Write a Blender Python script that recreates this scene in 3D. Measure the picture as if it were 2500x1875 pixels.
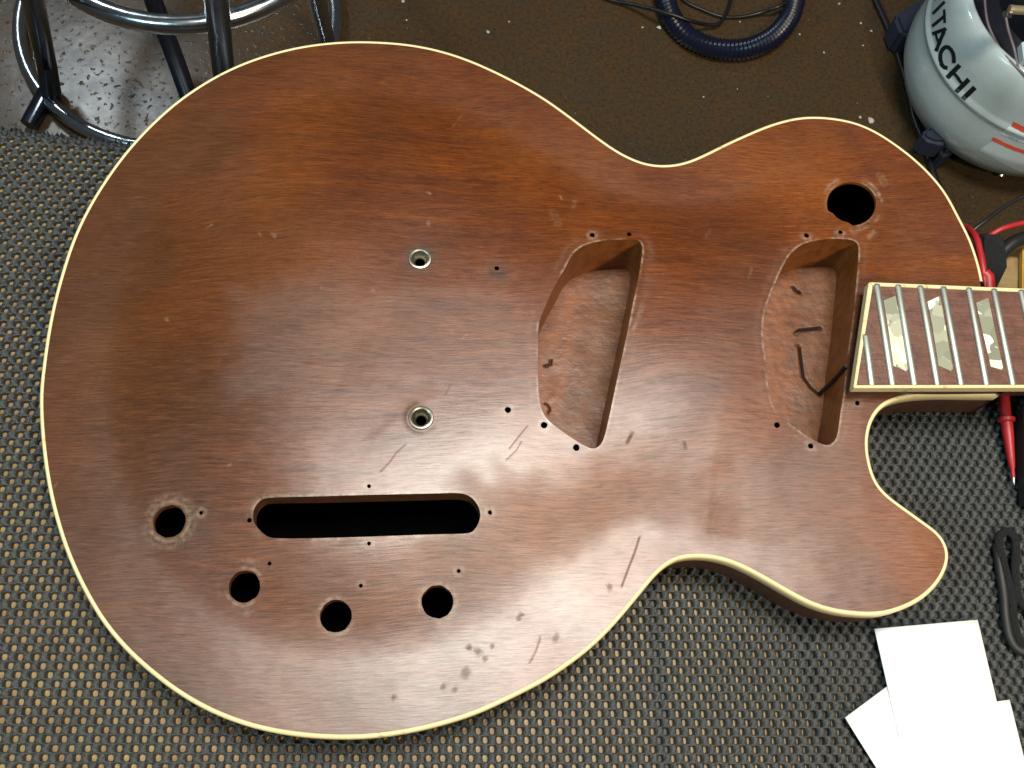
import bpy, bmesh, math, random
import numpy as np
from mathutils import Vector, Matrix, noise
from mathutils.geometry import delaunay_2d_cdt
random.seed(7)
rng = np.random.default_rng(7)
R_ = math.radians
for o in list(bpy.data.objects):
    bpy.data.objects.remove(o)
S = bpy.context.scene
COL = S.collection

# ------------------------------------------------------------------ camera
F, NX, NY = 2500.0, 1050.0, 1900.0            # focal length and nadir, in photo pixels
_d = np.array([NX - 1250, -(NY - 937.5), -F]); _d /= np.linalg.norm(_d)
_Z = -_d
_X = np.array([1, 0, 0.]) - _Z[0] * _Z; _X /= np.linalg.norm(_X)
_Y = np.cross(_Z, _X)
RC = np.array([_X, _Y, _Z])                   # camera -> world
CAM = np.array([-0.03448992, -0.17835422, 0.46197202])
cd = bpy.data.cameras.new('camera'); cam = bpy.data.objects.new('camera', cd); COL.objects.link(cam)
M = Matrix.Identity(4)
for i in range(3):
    for j in range(3):
        M[i][j] = RC[i][j]
    M[i][3] = CAM[i]
cam.matrix_world = M
cd.sensor_width = 36.0; cd.lens = F / 2500 * 36
cd.clip_start = 0.01; cd.clip_end = 60
S.camera = cam

# ------------------------------------------------------------------ world and lamps
w = bpy.data.worlds.new('World'); S.world = w; w.use_nodes = True
bg = w.node_tree.nodes['Background']; bg.inputs[0].default_value = (0.80, 0.88, 1.0, 1); bg.inputs[1].default_value = 0.045
S.view_settings.view_transform = 'Standard'; S.view_settings.look = 'None'
S.view_settings.exposure = 0.0; S.view_settings.gamma = 1.0

def area(name, loc, target, sx, sy, power, color):
    l = bpy.data.lights.new(name, 'AREA'); l.shape = 'RECTANGLE'; l.size = sx; l.size_y = sy
    l.energy = power; l.color = color
    o = bpy.data.objects.new(name, l); COL.objects.link(o); o.location = loc
    o.rotation_euler = (Vector(target) - Vector(loc)).to_track_quat('-Z', 'Y').to_euler()
    return o
area('ceiling_light', (0.22, 0.21, 2.0), (0.22, 0.21, 0.0), 1.00, 0.50, 47, (1.0, 0.98, 0.89))
area('bench_light', (0.75, -1.1, 1.5), (0.1, 0, 0), 0.22, 0.22, 26, (1.0, 0.82, 0.58))
def mirror_spot(px, py, k, zf=-0.80):             # where a lamp must hang to be mirrored by the floor at this spot
    r = RC @ np.array([px - 1250, -(py - 937.5), -F], float); p = CAM + (zf - CAM[2]) / r[2] * r
    d = r / np.linalg.norm(r); d[2] = -d[2]; return tuple(p + d * k), tuple(p)
_l, _t = mirror_spot(262, 285, 1.55)
area('window_light', _l, _t, 0.20, 0.24, 5.0, (0.84, 0.95, 1.0))
area('left_light', (-1.3, -0.5, 1.4), (-0.25, -0.1, 0), 0.5, 0.5, 11, (0.55, 0.92, 1.0))

# ------------------------------------------------------------------ helpers
def ray(px, py):
    return RC @ np.array([px - 1250, -(py - 937.5), -F], float)
def at(px, py, z):                                # the point at height z seen at a photo pixel
    r = ray(px, py); return CAM + (z - CAM[2]) / r[2] * r
def catmull(P, n=8, closed=False):
    P = [np.array(p, float) for p in P]; N = len(P); out = []
    rngi = range(N if closed else N - 1)
    for i in rngi:
        if closed: a, b, c, d = P[i - 1], P[i], P[(i + 1) % N], P[(i + 2) % N]
        else: a, b, c, d = P[max(i - 1, 0)], P[i], P[i + 1], P[min(i + 2, N - 1)]
        for k in range(n):
            t = k / n
            out.append(0.5 * ((2 * b) + (c - a) * t + (2 * a - 5 * b + 4 * c - d) * t * t + (3 * b - a - 3 * c + d) * t ** 3))
    if not closed: out.append(P[-1])
    return np.array(out)
def resample(P, step, closed=False):
    P = np.array(P, float)
    if closed: P = np.vstack([P, P[:1]])
    L = np.r_[0, np.cumsum(np.linalg.norm(np.diff(P, axis=0), axis=1))]
    n = max(3, int(round(L[-1] / step))); s = np.linspace(0, L[-1], n + 1)
    Q = np.stack([np.interp(s, L, P[:, k]) for k in range(P.shape[1])], 1)
    return Q[:-1] if closed else Q
def smooth_poly(P, it, closed=False):
    P = P.copy()
    for _ in range(it):
        if closed: P = .5 * P + .25 * (np.roll(P, 1, 0) + np.roll(P, -1, 0))
        else: P[1:-1] = .5 * P[1:-1] + .25 * (P[:-2] + P[2:])
    return P
def link(name, me, mat, parent=None, smooth=True):
    o = bpy.data.objects.new(name, me); COL.objects.link(o)
    if mat is not None and not me.materials: me.materials.append(mat)
    if parent is not None: o.parent = parent
    if smooth: me.shade_smooth()
    return o
def mesh(name, V, Fc, mat, parent=None, smooth=True, sharp=None):
    me = bpy.data.meshes.new(name); me.from_pydata([tuple(map(float, v)) for v in V], [], [tuple(f) for f in Fc]); me.update()
    o = link(name, me, mat, parent, smooth)
    if sharp is not None: me.set_sharp_from_angle(angle=R_(sharp))
    return o
def from_bm(name, bm, mat, parent=None, smooth=False, sharp=None):
    bmesh.ops.recalc_face_normals(bm, faces=bm.faces)
    me = bpy.data.meshes.new(name); bm.to_mesh(me); bm.free()
    o = link(name, me, mat, parent, smooth)
    if sharp is not None: me.set_sharp_from_angle(angle=R_(sharp))
    return o
def tag(o, label=None, cat=None, group=None, kind=None):
    if label: o['label'] = label
    if cat: o['category'] = cat
    if group: o['group'] = group
    if kind: o['kind'] = kind
    return o
def thing(name, label, cat, group=None):
    o = bpy.data.objects.new(name, None); COL.objects.link(o); o.empty_display_size = 0.02
    return tag(o, label, cat, group)
def tube_vf(P, rad, n=12, cap=True, flat=1.0):
    P = np.array(P, float); N = len(P)
    rad = np.full(N, rad) if np.isscalar(rad) else np.array(rad)
    T = np.gradient(P, axis=0); T /= np.linalg.norm(T, axis=1)[:, None] + 1e-12
    up = np.array([0, 0, 1.]) if abs(T[0][2]) < .9 else np.array([1., 0, 0])
    u = np.cross(T[0], up); u /= np.linalg.norm(u); V = []; Fc = []
    for i in range(N):
        u = u - T[i] * (u @ T[i]); u /= np.linalg.norm(u); v = np.cross(T[i], u)
        for k in range(n):
            a = 2 * math.pi * k / n
            V.append(P[i] + rad[i] * (math.cos(a) * u + flat * math.sin(a) * v))
    for i in range(N - 1):
        for k in range(n):
            a = i * n + k; b = i * n + (k + 1) % n
            Fc.append((a, b, b + n, a + n))
    if cap:
        Fc.append(tuple(range(n - 1, -1, -1))); Fc.append(tuple((N - 1) * n + k for k in range(n)))
    return V, Fc
def tube(name, P, rad, mat, parent=None, n=12, flat=1.0):
    V, Fc = tube_vf(P, rad, n, True, flat); return mesh(name, V, Fc, mat, parent, True, 50)
def lathe(name, prof, c, mat, parent=None, n=48, sharp=40, axis=None):
    V = []; Fc = []; m = len(prof)
    for i in range(n):
        a = 2 * math.pi * i / n
        for r, z in prof: V.append((r * math.cos(a), r * math.sin(a), z))
    for i in range(n):
        j = (i + 1) % n
        for k in range(m - 1): Fc.append((i * m + k, j * m + k, j * m + k + 1, i * m + k + 1))
    if axis is not None:
        q = Vector((0, 0, 1)).rotation_difference(Vector(axis)); V = [q @ Vector(v) for v in V]
    V = [(v[0] + c[0], v[1] + c[1], v[2] + c[2]) for v in V]
    return mesh(name, V, Fc, mat, parent, True, sharp)
def inside(pts, poly):
    x, y = pts[:, 0], pts[:, 1]; res = np.zeros(len(pts), bool)
    px, py = poly[:, 0], poly[:, 1]; qx, qy = np.roll(px, -1), np.roll(py, -1)
    for a, b, c, d in zip(px, py, qx, qy):
        m = (b > y) != (d > y)
        if m.any():
            xi = (c - a) * (y - b) / (d - b + 1e-20) + a
            res ^= m & (x < xi)
    return res
def dist_poly(pts, poly, closed=True):
    Q = np.roll(poly, -1, 0) if closed else poly[1:]
    P = poly if closed else poly[:-1]
    out = np.full(len(pts), 1e9)
    for s in range(0, len(pts), 4000):
        p = pts[s:s + 4000, None, :]; e = (Q - P)[None]; wv = p - P[None]
        t = np.clip((wv * e).sum(2) / ((e * e).sum(2) + 1e-18), 0, 1)
        dd = wv - t[..., None] * e
        out[s:s + 4000] = np.sqrt((dd ** 2).sum(2).min(1))
    return out
def triangulate(loops, extra):
    """constrained Delaunay of the region inside loops[0] and outside loops[1:]"""
    V = []; E = []
    for L in loops:
        b = len(V); V += [Vector(p) for p in L]; n = len(L)
        E += [(b + i, b + (i + 1) % n) for i in range(n)]
    V += [Vector(p) for p in extra]
    r = delaunay_2d_cdt(V, E, [], 0, 1e-7)
    P = np.array([tuple(v) for v in r[0]]); T = np.array([f for f in r[2]])
    c = P[T].mean(1); keep = inside(c, np.array(loops[0]))
    for L in loops[1:]: keep &= ~inside(c, np.array(L))
    return P, T[keep]

# ------------------------------------------------------------------ materials
def mat(name):
    m = bpy.data.materials.new(name); m.use_nodes = True
    nt = m.node_tree; return m, nt, nt.nodes['Principled BSDF']
class NB:
    def __init__(s, nt): s.nt = nt
    def n(s, t, **k):
        x = s.nt.nodes.new(t)
        for a, b in k.items(): setattr(x, a, b)
        return x
    def L(s, a, b): s.nt.links.new(a, b)
    def coord(s, scale=(1, 1, 1), rot=(0, 0, 0), out='Object'):
        tc = s.n('ShaderNodeTexCoord'); mp = s.n('ShaderNodeMapping')
        mp.inputs['Scale'].default_value = scale; mp.inputs['Rotation'].default_value = rot
        s.L(tc.outputs[out], mp.inputs[0]); return mp.outputs[0]
    def noise(s, vec, scale, detail=3, rough=.5, dist=0):
        x = s.n('ShaderNodeTexNoise'); x.inputs['Scale'].default_value = scale; x.inputs['Detail'].default_value = detail
        x.inputs['Roughness'].default_value = rough; x.inputs['Distortion'].default_value = dist
        s.L(vec, x.inputs['Vector']); return x.outputs['Fac']
    def ramp(s, fac, stops):
        x = s.n('ShaderNodeValToRGB'); cr = x.color_ramp
        while len(cr.elements) < len(stops): cr.elements.new(.5)
        for e, (p, c) in zip(cr.elements, stops):
            e.position = p; e.color = (*c, 1) if len(c) == 3 else c
        s.L(fac, x.inputs[0]); return x.outputs[0]
    def mix(s, fac, a, b, mode='MIX'):
        x = s.n('ShaderNodeMix', data_type='RGBA', blend_type=mode)
        for sock, v in ((x.inputs[0], fac), (x.inputs[6], a), (x.inputs[7], b)):
            if isinstance(v, (int, float)): sock.default_value = v
            elif isinstance(v, tuple): sock.default_value = (*v, 1) if len(v) == 3 else v
            else: s.L(v, sock)
        return x.outputs[2]
    def math(s, op, a, b=0.0, c=0.0, clamp=False):
        x = s.n('ShaderNodeMath', operation=op, use_clamp=clamp)
        for i, v in enumerate((a, b, c)):
            if isinstance(v, (int, float)): x.inputs[i].default_value = v
            else: s.L(v, x.inputs[i])
        return x.outputs[0]
    def bump(s, h, strength, dist, bsdf, normal=None):
        x = s.n('ShaderNodeBump'); x.inputs['Strength'].default_value = strength; x.inputs['Distance'].default_value = dist
        s.L(h, x.inputs['Height'])
        if normal is not None: s.L(normal, x.inputs['Normal'])
        s.L(x.outputs[0], bsdf.inputs['Normal']); return x.outputs[0]
G = lambda v: (v, v, v)
def simple(name, col, rough=.5, metal=0, var=.12, scale=60, bump=0, bdist=.0005, spec=.5, coat=0):
    m, nt, b = mat(name); q = NB(nt); v = q.coord()
    nz = q.noise(v, scale, 4)
    c = q.mix(nz, tuple(x * (1 - var) for x in col), tuple(min(1, x * (1 + var)) for x in col))
    q.L(c, b.inputs['Base Color']); b.inputs['Metallic'].default_value = metal
    rr = q.math('MULTIPLY_ADD', q.noise(v, scale * 1.7, 3), .16, rough - .08); q.L(rr, b.inputs['Roughness'])
    b.inputs['Specular IOR Level'].default_value = spec; b.inputs['Coat Weight'].default_value = coat
    if bump: q.bump(q.noise(v, scale * 4, 4), bump, bdist, b)
    return m

def wood_top():
    m, nt, b = mat('stained_mahogany_top'); q = NB(nt)
    v = q.coord((1, 1, 1), (0, 0, R_(-2.0)))
    warp = q.n('ShaderNodeVectorMath', operation='MULTIPLY_ADD')
    wn = q.n('ShaderNodeTexNoise'); wn.inputs['Scale'].default_value = 5; wn.inputs['Detail'].default_value = 2
    q.L(v, wn.inputs['Vector']); q.L(wn.outputs['Color'], warp.inputs[0]); warp.inputs[1].default_value = (.02, .03, 0); q.L(v, warp.inputs[2])
    def stretch(sx, sy):
        mp = q.n('ShaderNodeMapping'); mp.inputs['Scale'].default_value = (sx, sy, 1); q.L(warp.outputs[0], mp.inputs[0]); return mp.outputs[0]
    g1 = q.noise(stretch(1, 11), 14, 4, .6)                # broad figure
    g2 = q.noise(stretch(1, 16), 62, 5, .65)               # grain streaks
    g3 = q.noise(stretch(1, 14), 190, 3, .6)                # pores
    blot = q.noise(v, 9, 4, .55)
    mott = q.noise(v, 55, 4, .6)
    spk = q.noise(v, 1500, 2, .7)
    gg = q.math('ADD', q.math('MULTIPLY', g1, .35), q.math('MULTIPLY', g2, .42))
    gg = q.math('ADD', gg, q.math('MULTIPLY', g3, .23))
    c = q.ramp(gg, [(.30, (.018, .005, .002)), (.42, (.070, .0165, .003)), (.54, (.140, .037, .004)), (.70, (.255, .080, .008))])
    c = q.mix(q.ramp(blot, [(.40, G(0)), (.62, G(.62))]), c, (.062, .017, .007))
    c = q.mix(q.ramp(mott, [(.35, G(0)), (.75, G(.5))]), c, (.115, .031, .009))
    amb = q.ramp(q.noise(v, 6.5, 3, .5), [(.48, G(0)), (.64, G(.6))]); c = q.mix(amb, c, q.mix(g2, (.115, .030, .004), (.300, .102, .011)))
    # colour darkened by attribute along the lower bout edge and towards the left
    st = q.n('ShaderNodeAttribute', attribute_name='dark_tone')
    c = q.mix(q.math('MULTIPLY', st.outputs['Fac'], .80), c, q.mix(g2, (.028, .012, .006), (.075, .030, .013)))
    c = q.mix(.5, c, q.mix(q.ramp(spk, [(.3, G(.55)), (.7, G(1.0))]), (0, 0, 0), c), 'MIX')
    g4 = q.noise(stretch(1, 17), 112, 5, .74)
    c = q.mix(q.ramp(g4, [(.36, G(.62)), (.50, G(0))]), c, (.030, .0095, .005))
    c = q.mix(q.ramp(g4, [(.55, G(0)), (.72, G(.30))]), c, (.30, .105, .022))
    pores = q.ramp(g3, [(.30, G(.8)), (.40, G(0))])
    c = q.mix(pores, c, (.018, .008, .006))
    c = q.mix(1.0, c, (1.26, 1.06, .46), 'MULTIPLY')
    at_ = q.n('ShaderNodeAttribute', attribute_name='wear')
    ws = at_.outputs['Fac']
    brk = q.ramp(q.noise(v, 420, 3, .6), [(.36, G(.15)), (.6, G(1))])
    wl = q.math('MULTIPLY', q.math('MAXIMUM', ws, 0.0), brk, clamp=True)
    c = q.mix(wl, c, (.36, .27, .20))
    c = q.mix(q.math('MULTIPLY', q.math('MAXIMUM', q.math('MULTIPLY', ws, -1.0), 0.0), 1.0, clamp=True), c, (.022, .014, .011))
    q.L(c, b.inputs['Base Color'])
    sm = q.n('ShaderNodeAttribute', attribute_name='smudge')
    r = q.math('MULTIPLY_ADD', q.noise(v, 30, 4, .6), .12, .23)
    r = q.math('ADD', r, q.math('MULTIPLY', g2, .06))
    r = q.math('ADD', r, q.math('MULTIPLY', sm.outputs['Fac'], .28))
    dk = q.math('MAXIMUM', q.math('MULTIPLY', ws, -1.0), 0.0, 0.0, True)
    r = q.math('ADD', r, q.math('MULTIPLY', dk, .35)); q.L(r, b.inputs['Roughness'])
    sp = q.ramp(q.math('ADD', q.math('MULTIPLY', g4, .6), q.math('MULTIPLY', g2, .4)), [(.32, G(.48)), (.56, G(.84))])
    q.L(q.math('MULTIPLY', sp, q.math('SUBTRACT', 1.0, q.math('MULTIPLY', dk, .7))), b.inputs['Specular IOR Level'])
    h = q.math('ADD', q.math('MULTIPLY', g2, .8), q.math('MULTIPLY', g4, .7))
    h = q.math('ADD', h, q.math('MULTIPLY', q.noise(v, 20, 3, .5), 15.0))
    q.bump(h, .35, .00010, b)
    return m
def wood_plain(name, dark, light, rough=.45, sc=(1, 12, 12), bumpd=.0006, bs=.35, gloss_var=0.0):
    m, nt, b = mat(name); q = NB(nt); v = q.coord(sc)
    g = q.noise(v, 40, 5, .6); g2 = q.noise(q.coord(), 160, 4, .6)
    c = q.mix(g, dark, light); c = q.mix(q.ramp(g2, [(.3, G(.5)), (.6, G(0))]), c, tuple(x * .35 for x in dark))
    q.L(c, b.inputs['Base Color'])
    r = q.math('ADD', rough - gloss_var * .5, q.math('MULTIPLY', q.noise(q.coord(), 90, 3), gloss_var)); q.L(r, b.inputs['Roughness'])
    q.bump(q.math('ADD', g, q.math('MULTIPLY', q.noise(q.coord(), 330, 4, .6), .9)), bs, bumpd, b)
    return m
def binding_mat(name='aged_cream_binding', k=1.0):
    m, nt, b = mat(name); q = NB(nt); v = q.coord()
    c = q.mix(q.noise(v, 22, 4), (.70 * k, .57 * k, .30 * k), (.82 * k, .72 * k, .44 * k))
    c = q.mix(q.ramp(q.noise(v, 190, 4, .65), [(.28, G(.75)), (.40, G(0))]), c, (.34, .22, .08))
    q.L(c, b.inputs['Base Color']); b.inputs['Roughness'].default_value = .42
    b.inputs['Subsurface Weight'].default_value = .08; b.inputs['Subsurface Scale'].default_value = .001
    q.bump(q.noise(v, 260, 3), .25, .0003, b); return m
def chrome_mat(name, col=(.62, .66, .70), rough=.10):
    m, nt, b = mat(name); q = NB(nt); v = q.coord()
    q.L(q.mix(q.ramp(q.noise(v, 40, 4), [(.4, G(0)), (.75, G(.5))]), col, tuple(x * .6 for x in col)), b.inputs['Base Color'])
    b.inputs['Metallic'].default_value = 1
    q.L(q.math('MULTIPLY_ADD', q.noise(v, 70, 3), .14, rough), b.inputs['Roughness']); return m
def floor_mat():
    m, nt, b = mat('painted_concrete_floor'); q = NB(nt); v = q.coord()
    n1 = q.noise(v, 3.2, 4, .6); n2 = q.noise(v, 26, 5, .65); n3 = q.noise(v, 170, 4, .7)
    c = q.mix(n1, (.066, .036, .013), (.105, .061, .028))
    c = q.mix(q.ramp(n2, [(.35, G(0)), (.7, G(.6))]), c, (.052, .045, .032))
    c = q.mix(q.ramp(n3, [(.30, G(.7)), (.55, G(0))]), c, (.024, .017, .012))
    spots = q.ramp(q.noise(v, 60, 2, .5), [(.80, G(0)), (.82, G(.2))])
    c = q.mix(spots, c, (.26, .24, .20)); q.L(c, b.inputs['Base Color'])
    q.L(q.math('MULTIPLY_ADD', n2, .14, .20), b.inputs['Roughness'])
    h = q.math('ADD', q.ramp(q.noise(v, 120, 2, .5), [(.60, G(0)), (.84, G(1))]), q.math('MULTIPLY', q.noise(v, 24, 2, .5), .8))
    q.bump(h, .9, .00085, b); return m
def mat_foam():
    m, nt, b = mat('charcoal_mesh_mat'); q = NB(nt); v = q.coord()
    n = q.noise(v, 700, 3, .7); n2 = q.noise(v, 18, 3)
    lump = q.noise(v, 240, 2, .5); c = q.mix(q.math('MULTIPLY', q.math('ADD', n, lump), .5), (.002, .003, .0035), (.036, .042, .042)); c = q.mix(q.math('MULTIPLY', n2, .4), c, (.020, .025, .026))
    q.L(c, b.inputs['Base Color']); q.L(q.math('MULTIPLY_ADD', n, .3, .24), b.inputs['Roughness'])
    b.inputs['Specular IOR Level'].default_value = .8; q.bump(q.noise(v, 900, 4, .7), .9, .0006, b); return m
def pearl():
    m, nt, b = mat('mother_of_pearl'); q = NB(nt); v = q.coord()
    vo = q.n('ShaderNodeTexVoronoi'); vo.inputs['Scale'].default_value = 130; vo.inputs['Randomness'].default_value = 1
    wn = q.n('ShaderNodeVectorMath', operation='MULTIPLY_ADD'); nn = q.n('ShaderNodeTexNoise'); nn.inputs['Scale'].default_value = 130
    q.L(v, nn.inputs['Vector']); q.L(nn.outputs['Color'], wn.inputs[0]); wn.inputs[1].default_value = (.012, .012, 0); q.L(v, wn.inputs[2]); q.L(wn.outputs[0], vo.inputs['Vector'])
    sx = q.n('ShaderNodeSeparateColor'); q.L(vo.outputs['Color'], sx.inputs[0])
    c = q.ramp(sx.outputs[0], [(0, (.24, .25, .19)), (.35, (.36, .37, .28)), (.6, (.52, .52, .40)), (.8, (.85, .84, .66)), (1, (.92, .91, .76))])
    q.L(c, b.inputs['Base Color']); b.inputs['Roughness'].default_value = .22; b.inputs['Metallic'].default_value = .12
    q.bump(sx.outputs[1], .2, .0006, b); return m

def bench_mat():
    m, nt, b = mat('bench_top_wood'); q = NB(nt); v = q.coord()
    c = q.mix(q.noise(q.coord((1, 8, 1)), 40, 4, .6), (.24, .160, .062), (.46, .335, .150))
    c = q.mix(q.ramp(q.noise(v, 60, 3, .6), [(.35, G(.55)), (.6, G(0))]), c, (.20, .085, .045))
    sp = q.n('ShaderNodeSeparateXYZ'); q.L(v, sp.inputs[0])
    # dark stripes painted in for the shaded folds of the mat above
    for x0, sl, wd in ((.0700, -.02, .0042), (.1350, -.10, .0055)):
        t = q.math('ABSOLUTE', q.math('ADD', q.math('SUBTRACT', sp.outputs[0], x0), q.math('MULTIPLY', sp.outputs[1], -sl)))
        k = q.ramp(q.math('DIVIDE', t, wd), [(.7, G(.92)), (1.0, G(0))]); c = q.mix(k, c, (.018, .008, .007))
    big = q.ramp(q.noise(v, 9, 3, .5), [(.54, G(0)), (.66, G(.75))]); c = q.mix(big, c, (.035, .016, .010))
    q.L(c, b.inputs['Base Color']); b.inputs['Roughness'].default_value = .5; return m

MT = dict(
    rim=wood_plain('worn_hole_edge', (.060, .020, .008), (.150, .060, .022), .6),
    top=wood_top(), binding=binding_mat(),
    side=wood_plain('mahogany_side', (.042, .014, .007), (.115, .040, .017), .42),
    cavity=wood_plain('lacquered_cavity_wood', (.130, .040, .011), (.260, .088, .024), .46, (1, 5, 1), .00035, .8, .34),
    cavwall=wood_plain('cavity_wall_wood', (.17, .055, .011), (.34, .120, .026), .45, (6, 6, 1)),
    plywall=wood_plain('top_edge_wood', (.15, .075, .028), (.33, .19, .08), .6, (2, 2, 30)),
    groove_dark=simple('groove_shade_and_dirt', (.020, .008, .005), .7), black=simple('hole_shade_black', (.0008, .0008, .0009), .9, spec=.02),  # groove tone holds shade and dirt; black paints the dark inside deep holes
    rose=wood_plain('rosewood', (.080, .030, .020), (.210, .088, .060), .42, (1, 14, 1)),
    neck=wood_plain('neck_mahogany', (.035, .014, .008), (.085, .034, .018), .4),
    nickel=chrome_mat('nickel_fret', (.58, .60, .54), .44), bush=chrome_mat('worn_nickel_bushing', (.44, .41, .33), .34),
    chrome=chrome_mat('chrome_tube', (.72, .76, .80), .13), pearl=pearl(), darkchrome=chrome_mat('chrome_dark_reflection', (.16, .19, .25), .12), mat=mat_foam(), floor=floor_mat(),  # darkchrome: chrome with the dark room's reflection put into its colour
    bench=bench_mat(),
    paper=simple('white_card', (.93, .93, .93), .6, var=.01), red=simple('red_rubber', (.34, .014, .018), .42, var=.06),
    blk=simple('black_rubber_cable', (.012, .012, .014), .38), hose=simple('dark_blue_corrugated_plastic', (.008, .010, .028), .28),
    tank=simple('grey_green_enamel', (.49, .59, .62), .28, var=.05, coat=.4), dark=simple('black_plastic', (.010, .011, .020), .35),
    ink=simple('black_ink', (.008, .012, .016), .4), rubberfoot=simple('blue_grey_rubber', (.022, .028, .055), .6, bump=.6),
    orange=simple('orange_red_print', (.78, .11, .06), .35, var=.05), pale=simple('pale_sticker', (.62, .74, .80), .35, var=.04),
    wire=simple('grey_wire', (.20, .17, .19), .35), brass=simple('brass_fitting', (.62, .52, .33), .3, metal=.6),
    velcro=simple('black_woven_strap', (.014, .016, .019), .75, var=.6, scale=420, bump=1, bdist=.004), steel=chrome_mat('probe_tip', (.8, .78, .75), .2),
    bone=simple('debris', (.55, .52, .44), .7), case=simple('black_case_plastic', (.016, .015, .016), .55), seat=simple('black_vinyl', (.012, .012, .014), .4),
    yellow=simple('yellow_plastic', (.62, .36, .05), .45),
)

# ------------------------------------------------------------------ floor and bench
ZF = -0.80
fl = mesh('floor', [(-4, -3, ZF), (4, -3, ZF), (4, 5, ZF), (-4, 5, ZF)], [(0, 1, 2, 3)], MT['floor'], smooth=False); tag(fl, kind='structure')
ZM = -0.0340                                  # crest of the mat
ZB = -0.0384                                  # bench top
def edge_y(x): return .1585 - .0957 * (x + .281)
bench = thing('workbench', 'tan wooden workbench under the charcoal mesh mat and the guitar body', 'workbench')
def slab(name, z0, z1, x0, x1, ylo, m, bevel=.003):
    bm = bmesh.new(); vs = []
    for z in (z0, z1):
        vs.append([bm.verts.new(p) for p in ((x0, ylo, z), (x1, ylo, z), (x1, edge_y(x1), z), (x0, edge_y(x0), z))])
    bm.faces.new(vs[1]); bm.faces.new(vs[0][::-1])
    for i in range(4): bm.faces.new((vs[0][i], vs[0][(i + 1) % 4], vs[1][(i + 1) % 4], vs[1][i]))
    bmesh.ops.bevel(bm, geom=list(bm.edges), offset=bevel, segments=3, affect='EDGES', profile=.5)
    return from_bm(name, bm, m, bench, True, 40)
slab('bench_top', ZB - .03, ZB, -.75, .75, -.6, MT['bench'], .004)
for x, y in ((-.68, -.52), (.62, -.52), (-.68, .12), (.62, .02)):
    bm = bmesh.new(); bmesh.ops.create_cube(bm, size=1, matrix=Matrix.Translation((x, y, (ZB - .031 + ZF) / 2)) @ Matrix.Diagonal((.06, .06, ZB - .031 - ZF, 1)))
    bmesh.ops.bevel(bm, geom=list(bm.edges), offset=.004, segments=2, affect='EDGES'); from_bm('leg', bm, MT['bench'], bench)

# ------------------------------------------------------------------ the perforated mat (one sheet, thousands of holes)
def build_mat():
    xs = [0.0]
    while xs[-1] < .37: xs.append(xs[-1] + (6.37 - 3.8 * min(xs[-1], .3)) / 1000)
    xl = [0.0]
    while xl[-1] > -.40: xl.append(xl[-1] - (6.37 - 3.8 * xl[-1]) / 1000)
    X0 = np.array(xl[::-1][:-1] + xs)
    idx = np.arange(len(X0))
    X = lambda u: np.interp(u, idx, X0)
    NU = len(X0) - 2; rowh = .00395; J0 = -66; J1 = 62
    key = {}; V = []; Fc = []
    RB = .010; YE = .0
    def place(x, y, z):
        # wraps the sheet over the back edge of the bench
        ye = edge_y(x) + .0035 - RB; s = y - ye
        if s <= 0: return (x, y, ZM + z)
        q = math.pi / 2 * RB; rr = RB + z
        if s < q: a = s / RB; return (x, ye + rr * math.sin(a), ZM - RB + rr * math.cos(a))
        return (x, ye + rr, ZM - RB - (s - q))
    def vert(u2, j2, z):                      # u2: half columns, j2: half rows
        k = (u2, j2, z > -.5)
        if k in key: return key[k]
        x = float(X(u2 / 2)); y = j2 * rowh / 2
        n = noise.noise_vector(Vector((x * 260, y * 260, 3)))
        s = noise.noise(Vector((x * 7, y * 9, 1)))
        zz = z + .0007 * n.z + .0005 * s
        V.append(place(x + n.x * .0003, y + n.y * .0003, zz)); key[k] = len(V) - 1; return key[k]
    NR = 10
    for j in range(J0, J1):
        off = j % 2
        for i in range(1, NU):
            u = 2 * i + off                   # hole centre in half columns
            cx = float(X(u / 2)); cy = j * rowh
            if cy > .195: continue
            if cx > .262 + (cy - .06) * .55 and cy > .048: continue      # the torn back corner by the neck
            z_l, z_c = .0008, -.0026
            O = [vert(u + 1, 2 * j, z_l), vert(u + 1, 2 * j + 1, z_c), vert(u, 2 * j + 1, z_c + .0001), vert(u - 1, 2 * j + 1, z_c),
                 vert(u - 1, 2 * j, z_l), vert(u - 1, 2 * j - 1, z_c), vert(u, 2 * j - 1, z_c + .0001), vert(u + 1, 2 * j - 1, z_c)]
            px_ = float(X(u / 2 + .5) - X(u / 2 - .5)); n = noise.noise_vector(Vector((cx * 400, cy * 400, 9)))
            hx = px_ * (.205 + .026 * n.x) * (1 - .55 * max(0.0, min(1.0, (cx + .02) / .26))); hy = rowh * (.44 + .05 * n.y); jx = n.z * .0003
            rings = []
            for f, dz in ((1.32, -.0014), (1.0, -.0028), (.86, -.0040)):
                b = len(V)
                for k in range(8):
                    a = 2 * math.pi * k / 8
                    ca, sa = math.cos(a), math.sin(a)
                    ca, sa = math.copysign(abs(ca) ** .62, ca), math.copysign(abs(sa) ** .62, sa)
                    fx = f if f < 1.2 else 1.38; fy = f if f < 1.2 else 1.12
                    V.append(place(cx + jx + hx * fx * ca, cy + hy * fy * sa, dz + (.0004 * n.y if f > 1.2 else 0)))
                rings.append([b + k for k in range(8)])
            prev = O
            for r in rings:
                for k in range(8): Fc.append((prev[k], prev[(k + 1) % 8], r[(k + 1) % 8], r[k]))
                prev = r
    me = bpy.data.meshes.new('mesh_mat'); me.from_pydata(V, [], [f[::-1] for f in Fc]); me.update()
    return link('perforated_mat', me, MT['mat'])
mt = build_mat()
tag(mt, 'charcoal rubber mesh mat with tan bench showing through its rows of holes', 'mat')

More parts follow.
